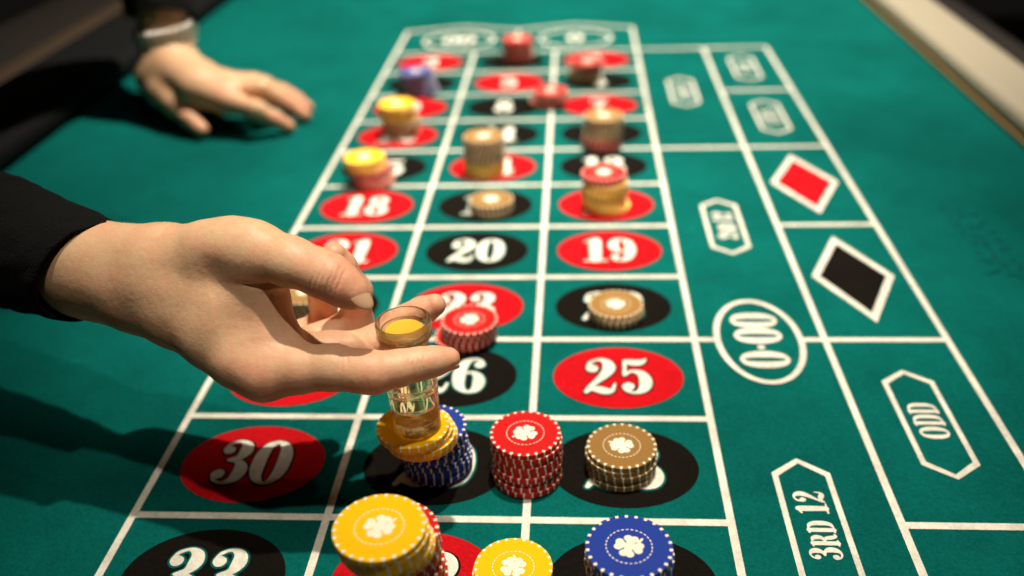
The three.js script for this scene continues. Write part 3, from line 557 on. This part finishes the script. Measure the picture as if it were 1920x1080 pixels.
// jacket: trunk and upper arms from a field, sleeves as cloth tubes with turned-in cuffs
const CLOTH = new THREE.MeshPhysicalMaterial({ color: new THREE.Color().setRGB(0.004, 0.0037, 0.0033), roughness: 0.9, specularIntensity: 0.3, sheen: 0.32, sheenRoughness: 0.45, sheenColor: new THREE.Color().setRGB(0.09, 0.075, 0.05), bumpMap: feltBump, bumpScale: 0.0008 });
const jacketField = (x, y, z) => { let d = 9; for (const c of trunk.slice(0, 2)) d = smin(d, chain(c.map((q) => [q[0], q[1], q[2], q[3] + 0.014]), x, y, z, 0.02), 0.03); for (const c of trunk.slice(2)) d = smin(d, chain(c.slice(0, 2).map((q) => [q[0], q[1], q[2], q[3] + 0.014]), x, y, z, 0.02), 0.03); return d + 0.006 * noise.noise(x * 14, y * 14, z * 14); };
function planarUV(g) { const p = g.attributes.position, uv = new Float32Array(p.count * 2); for (let i = 0; i < p.count; i++) { uv[2 * i] = p.getX(i); uv[2 * i + 1] = p.getY(i) + p.getZ(i); } g.setAttribute('uv', new THREE.BufferAttribute(uv, 2)); return g; }
add('jacket', planarUV(surface(jacketField, [-1.15, -0.3, -0.78], [-0.38, 0.6, 0.08], 0.009)), CLOTH, dealer);
function sleeve(path, farSide, reach, seed) {
  const curve = new THREE.CatmullRomCurve3(path.map((q) => V(q[0], q[1], q[2]))), rad = path.map((q) => q[3]);
  const M = 72, A = 72, pos = [], uv = [], idx = [];
  const end = curve.getTangent(1), up = V(...farSide).addScaledVector(end, -V(...farSide).dot(end)).normalize();
  const rows = []; for (let i = 0; i <= M; i++) rows.push([i / M, 0]); rows.push([1, -0.0012], [0.996, -0.0022], [0.97, -0.0022], [0.9, -0.0024]);
  rows.forEach(([t, inset], ri) => {
    const c = curve.getPoint(t), T = curve.getTangent(t), e1 = up.clone().addScaledVector(T, -up.dot(T)).normalize(), e2 = T.clone().cross(e1);
    const f = t * (rad.length - 1), k = Math.min(rad.length - 2, Math.floor(f)), r0 = rad[k] + (rad[k + 1] - rad[k]) * (f - k);
    for (let a = 0; a <= A; a++) {
      const th = (a / A) * Math.PI * 2, ca = Math.cos(th), sa = Math.sin(th);
      const w = 0.0022 * noise.noise(ca * 1.4 + seed, sa * 1.4, t * 9) * (1 - 0.6 * t) + 0.0012 * noise.noise(ca * 3 + seed, sa * 3, t * 22);
      const r = r0 + inset + w, p = c.clone().addScaledVector(e1, ca * r).addScaledVector(e2, sa * r).addScaledVector(T, reach * ca * Math.max(0, t - 0.6) / 0.4);
      pos.push(p.x, p.y, p.z); uv.push(t * 0.3, (a / A) * 0.24);
    }
  });
  for (let i = 0; i < rows.length - 1; i++) for (let a = 0; a < A; a++) { const p = i * (A + 1) + a; idx.push(p, p + A + 1, p + 1, p + 1, p + A + 1, p + A + 2); }
  const g = new THREE.BufferGeometry(); g.setAttribute('position', new THREE.Float32BufferAttribute(pos, 3)); g.setAttribute('uv', new THREE.Float32BufferAttribute(uv, 2)); g.setIndex(idx); g.computeVertexNormals();
  return g;
}
add('sleeve', sleeve([[-0.46, 0.175, -0.045, 0.054], [-0.355, 0.1429, -0.0052, 0.0385], [-0.2962, 0.1368, 0.017, 0.0365], [-0.2695, 0.1343, 0.0279, 0.0335], [-0.2315, 0.1315, 0.0452, 0.0298]], [0.2, 0.5, -0.85], 0.009, 1), CLOTH, dealer);
add('sleeve', sleeve([[-0.49, 0.28, -0.68, 0.058], [-0.478, 0.24, -0.665, 0.048], [-0.467, 0.19, -0.645, 0.044], [-0.461, 0.155, -0.63, 0.042], [-0.4538, 0.109, -0.6095, 0.039]], [1, 0, 0], 0.004, 4), CLOTH, dealer);
{
  const hairField = (x, y, z) => { const d = smin(capsule(hp(-0.005, 0.025, 0, 0.096), hp(0.005, 0.01, 0, 0.09), x, y, z), 9, 0.01) + 0.004 * noise.noise(x * 60, y * 30, z * 60); return Math.max(d, (x - headAt[0] - 0.04) + 0.55 * (headAt[1] + 0.035 - y)); };
  add('hair', surface(hairField, [-0.47, 0.36, -0.32], [-0.22, 0.66, -0.08], 0.005), new THREE.MeshStandardMaterial({ color: new THREE.Color().setRGB(0.012, 0.009, 0.007), roughness: 0.5 }), dealer);
}
// steel bracelet watch above the flat hand
{
  const w = tag(group('wristwatch'), 'steel bracelet wristwatch on the wrist of the flat hand', 'wristwatch');
  const c = V(-0.4488, 0.088, -0.599), T = V(-0.10, 0.9, -0.42).normalize(), e1 = V(1, 0, 0).addScaledVector(T, -T.x).normalize(), e2 = T.clone().cross(e1);
  w.position.copy(c); w.quaternion.setFromRotationMatrix(new THREE.Matrix4().makeBasis(e1, T, e2));
  const steel = new THREE.MeshStandardMaterial({ color: new THREE.Color().setRGB(0.85, 0.8, 0.7), metalness: 1, roughness: 0.3 });
  const R = 0.031, link = new THREE.CapsuleGeometry(0.0038, 0.018, 4, 10);
  for (let i = 0; i < 24; i++) { const a = (i / 24) * Math.PI * 2; if (Math.cos(a + 1.3) > 0.8) continue; const l = add('bracelet_link', link, steel, w); l.position.set(Math.cos(a) * R, 0, Math.sin(a) * R); }
  const face = new THREE.Group(); face.name = 'watch_case'; w.add(face); face.position.set(Math.cos(-1.3) * (R + 0.002), 0, Math.sin(-1.3) * (R + 0.002)); face.rotation.y = 1.3;
  add('case_ring', new THREE.CylinderGeometry(0.0185, 0.0175, 0.008, 40).rotateZ(-Math.PI / 2), steel, face);
  add('dial', new THREE.CylinderGeometry(0.0155, 0.0155, 0.0006, 40).rotateZ(-Math.PI / 2).translate(0.0045, 0, 0), new THREE.MeshStandardMaterial({ color: new THREE.Color().setRGB(0.6, 0.57, 0.48), metalness: 0.5, roughness: 0.25 }), face);
}
renderer.render(scene, camera);
